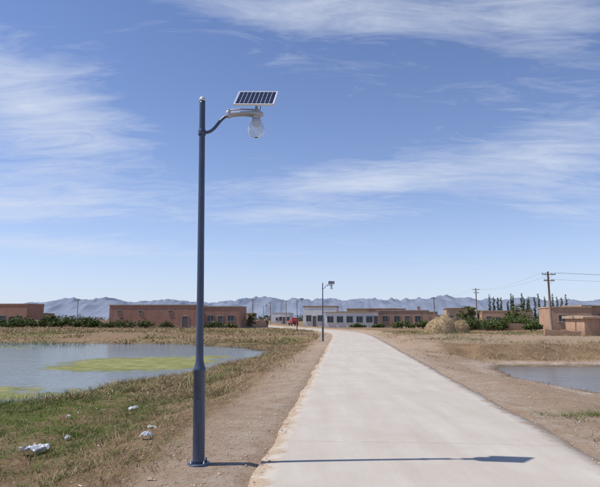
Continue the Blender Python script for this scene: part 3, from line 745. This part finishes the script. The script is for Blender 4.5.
def bits():
    V=[];F=[]
    for i in range(70):
        x=random.uniform(-6.5,-1.9); y=random.uniform(5.2,16)
        if x-cx(y)>-3.2: continue
        z=H(x,y)+random.uniform(.015,.05); r=random.uniform(.008,.03); k_=len(V); a=random.uniform(0,6.28)
        for q in range(5):
            an=a+q*1.256; rr=r*random.uniform(.5,1.3); V.append((x+rr*math.cos(an),y+rr*math.sin(an),z+random.uniform(-.3,.6)*r))
        F.append(tuple(range(k_,k_+5)))
    meshobj('paper_litter',V,F,M_bag)
bits()

def truck(x,y,rz):
    z=H(x,y); e=empty('farm_truck',(x,y,z),rz)
    red=simple('truck_red',(.36,.05,.04),.5,0,.12,3,.4); tyre=simple('tyre',(.02,.02,.02),.9)
    v=[(-.75,-1.9,.5),(.75,-1.9,.5),(.75,-.7,.5),(-.75,-.7,.5),(-.75,-1.9,1.1),(.75,-1.9,1.1),(.68,-1.55,1.85),(-.68,-1.55,1.85),(.68,-.75,1.85),(-.68,-.75,1.85),(.75,-.7,1.1),(-.75,-.7,1.1)]
    f=[(0,1,5,4),(4,5,6,7),(7,6,8,9),(9,8,10,11),(11,10,2,3),(3,2,1,0),(1,2,10,5),(5,10,8,6),(0,4,11,3),(4,7,9,11)]
    meshobj('cab',v,f,red,e)
    meshobj('windscreen',[(-.6,-1.86,1.16),(.6,-1.86,1.16),(.56,-1.6,1.74),(-.56,-1.6,1.74)],[(0,1,2,3)],M_win,e)
    for n_,a in (('bed_floor',(-.8,.8,-.6,1.9,.62,.7)),('bed_side_a',(-.8,-.75,-.6,1.9,.702,1.15)),('bed_side_b',(.75,.8,-.6,1.9,.702,1.15)),('bed_front',(-.748,.748,-.6,-.55,.702,1.3)),('tailgate',(-.748,.748,1.85,1.9,.702,1.15))):
        box(n_,*a,red,e)
    box('chassis',-.35,.35,-1.6,1.8,.4,.498,tyre,e)
    for sx in (-.72,.72):
        for yy in (-1.3,1.2): tube('wheel',[(sx-.1,yy,.32),(sx+.1,yy,.32)],.32,tyre,e,18,False)
truck(-1.6,132,.25)

# ---------------------------------------------------------------- mountains
def mountains():
    nx,ny=1100,36; xs=np.linspace(-5200,5200,nx)
    prof_y=np.linspace(0,1,ny)
    X,T=np.meshgrid(xs,prof_y)
    def ridged(x,y,o,seed):
        s=0;a=.5
        for i in range(o):
            s=s+a*(1-np.abs(2*vnoise(x*2**i,y*2**i,seed+i)-1)); a*=.55
        return s
    env=108+120*fbm(X/800,T*0,3,15)
    env=env*(.6+.4*ss(-2500,-1500,X))
    r=ridged(X/210,T*5,6,22)
    shape=np.sin(np.pi*np.clip(T,0,1))**.9
    Z=shape*env*(.42+.66*r)-6*(1-shape)
    Y=3600+T*1400+120*fbm(X/400,T*2,2,4)
    i=np.arange(nx*ny).reshape(ny,nx)
    f=np.stack([i[:-1,:-1],i[:-1,1:],i[1:,1:],i[1:,:-1]],-1).reshape(-1,4).tolist()
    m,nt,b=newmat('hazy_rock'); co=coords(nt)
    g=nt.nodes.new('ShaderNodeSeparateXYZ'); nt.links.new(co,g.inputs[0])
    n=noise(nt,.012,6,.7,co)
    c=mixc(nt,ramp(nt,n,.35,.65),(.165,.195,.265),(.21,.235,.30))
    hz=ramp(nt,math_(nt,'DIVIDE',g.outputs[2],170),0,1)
    c=mixc(nt,hz,(.25,.285,.355),c)  # aerial haze painted into the bluish rock colour, paler toward the foot
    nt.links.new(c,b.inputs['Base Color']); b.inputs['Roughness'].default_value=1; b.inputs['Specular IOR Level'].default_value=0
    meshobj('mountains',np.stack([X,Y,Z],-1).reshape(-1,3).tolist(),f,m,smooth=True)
mountains()

# ---------------------------------------------------------------- sun + sky
L=Vector((3.03,.13,-4.45)).normalized()
sun=bpy.data.lights.new('sun','SUN'); sun.energy=4.4; sun.angle=math.radians(.53); sun.color=(1,.95,.875)
so=bpy.data.objects.new('sun',sun); so.rotation_euler=L.to_track_quat('-Z','Y').to_euler(); COL.objects.link(so)
w=bpy.data.worlds.new('World'); scene.world=w; w.use_nodes=True; nt=w.node_tree; nt.nodes.clear()
out=nt.nodes.new('ShaderNodeOutputWorld')
sky=nt.nodes.new('ShaderNodeTexSky'); sky.sky_type='NISHITA'; sky.sun_disc=False
sky.sun_elevation=math.asin(-L.z); sky.sun_rotation=math.atan2(-L.x,-L.y)%(2*math.pi)
sky.altitude=1100; sky.air_density=1.0; sky.dust_density=.4; sky.ozone_density=2.2
gen=nt.nodes.new('ShaderNodeTexCoord').outputs['Generated']
sp=nt.nodes.new('ShaderNodeSeparateXYZ'); nt.links.new(gen,sp.inputs[0])
az=math_(nt,'ARCTAN2',sp.outputs[0],sp.outputs[1]); el=math_(nt,'ARCSINE',sp.outputs[2])
skc=mixc(nt,1.0,sky.outputs[0],(.98,.98,1.15),'MULTIPLY')
bg=nt.nodes.new('ShaderNodeBackground'); bg.inputs[1].default_value=.128
nt.links.new(skc,bg.inputs[0])
zc=math_(nt,'ADD',math_(nt,'MAXIMUM',sp.outputs[2],0),.16)
u=math_(nt,'DIVIDE',sp.outputs[0],zc); v=math_(nt,'DIVIDE',sp.outputs[1],zc)
cb=nt.nodes.new('ShaderNodeCombineXYZ'); nt.links.new(u,cb.inputs[0]); nt.links.new(v,cb.inputs[1])
mp=nt.nodes.new('ShaderNodeMapping'); mp.inputs['Rotation'].default_value=(0,0,math.radians(14)); mp.inputs['Scale'].default_value=(.6,1.7,1); nt.links.new(cb.outputs[0],mp.inputs[0])
n1=noise(nt,1.5,6,.64,mp.outputs[0],.6); n2=noise(nt,5.5,6,.68,mp.outputs[0],1.2)
tex=math_(nt,'ADD',math_(nt,'MULTIPLY',n1,.56),math_(nt,'MULTIPLY',n2,.44))
tot=None
def blob(a,e,sa,se,rot,amp):
    global tot
    a,e,sa,se,rot=[math.radians(q) for q in (a,e,sa,se,rot)]
    da=math_(nt,'SUBTRACT',az,a); de=math_(nt,'SUBTRACT',el,e)
    c,s=math.cos(rot),math.sin(rot)
    p=math_(nt,'DIVIDE',math_(nt,'ADD',math_(nt,'MULTIPLY',da,c),math_(nt,'MULTIPLY',de,s)),sa)
    q=math_(nt,'DIVIDE',math_(nt,'SUBTRACT',math_(nt,'MULTIPLY',de,c),math_(nt,'MULTIPLY',da,s)),se)
    r=math_(nt,'ADD',math_(nt,'MULTIPLY',p,p),math_(nt,'MULTIPLY',q,q))
    g=math_(nt,'MULTIPLY',math_(nt,'EXPONENT',math_(nt,'MULTIPLY',r,-1)),amp)
    tot=g if tot is None else math_(nt,'ADD',tot,g)
blob(-25,19,10,4.5,-12,.50)
blob(-28,11,10,3.0,4,.42)
blob(3,30.5,18,3.2,-6,.38)
blob(24,29,9,3.8,-8,.34)
blob(8,14.2,13,1.7,3,.52)
blob(27,15,8,5,-6,.40)
blob(2,10.8,12,1.0,1,.48)
blob(-22,6.8,14,1.0,-1,.36)
blob(90,30,35,14,0,.3); blob(-90,30,35,14,0,.3)
f=math_(nt,'MULTIPLY',math_(nt,'SUBTRACT',math_(nt,'ADD',math_(nt,'MULTIPLY',tot,.62),tex),.565),2.6,clamp=True)
f=math_(nt,'MULTIPLY',f,.80)
bg2=nt.nodes.new('ShaderNodeBackground'); bg2.inputs[0].default_value=(.80,.86,.97,1); bg2.inputs[1].default_value=.92
mx=nt.nodes.new('ShaderNodeMixShader'); nt.links.new(f,mx.inputs[0]); nt.links.new(bg.outputs[0],mx.inputs[1]); nt.links.new(bg2.outputs[0],mx.inputs[2])
hz=math_(nt,'MULTIPLY',math_(nt,'EXPONENT',math_(nt,'DIVIDE',math_(nt,'ABSOLUTE',el),-math.radians(8.0))),.82)
bg3=nt.nodes.new('ShaderNodeBackground'); bg3.inputs[0].default_value=(.60,.69,.86,1); bg3.inputs[1].default_value=1.0
mx2=nt.nodes.new('ShaderNodeMixShader'); nt.links.new(hz,mx2.inputs[0]); nt.links.new(mx.outputs[0],mx2.inputs[1]); nt.links.new(bg3.outputs[0],mx2.inputs[2])
nt.links.new(mx2.outputs[0],out.inputs[0])

# ---------------------------------------------------------------- camera
cam=bpy.data.cameras.new('camera'); cam.lens=36*552/600; cam.sensor_width=36; cam.sensor_fit='HORIZONTAL'
cam.clip_start=.1; cam.clip_end=20000
co=bpy.data.objects.new('camera',cam); co.location=(0,0,1.65); co.rotation_euler=(math.radians(90+7.79),0,0); COL.objects.link(co)
scene.camera=co
scene.view_settings.view_transform='Standard'; scene.view_settings.look='None'; scene.view_settings.exposure=0
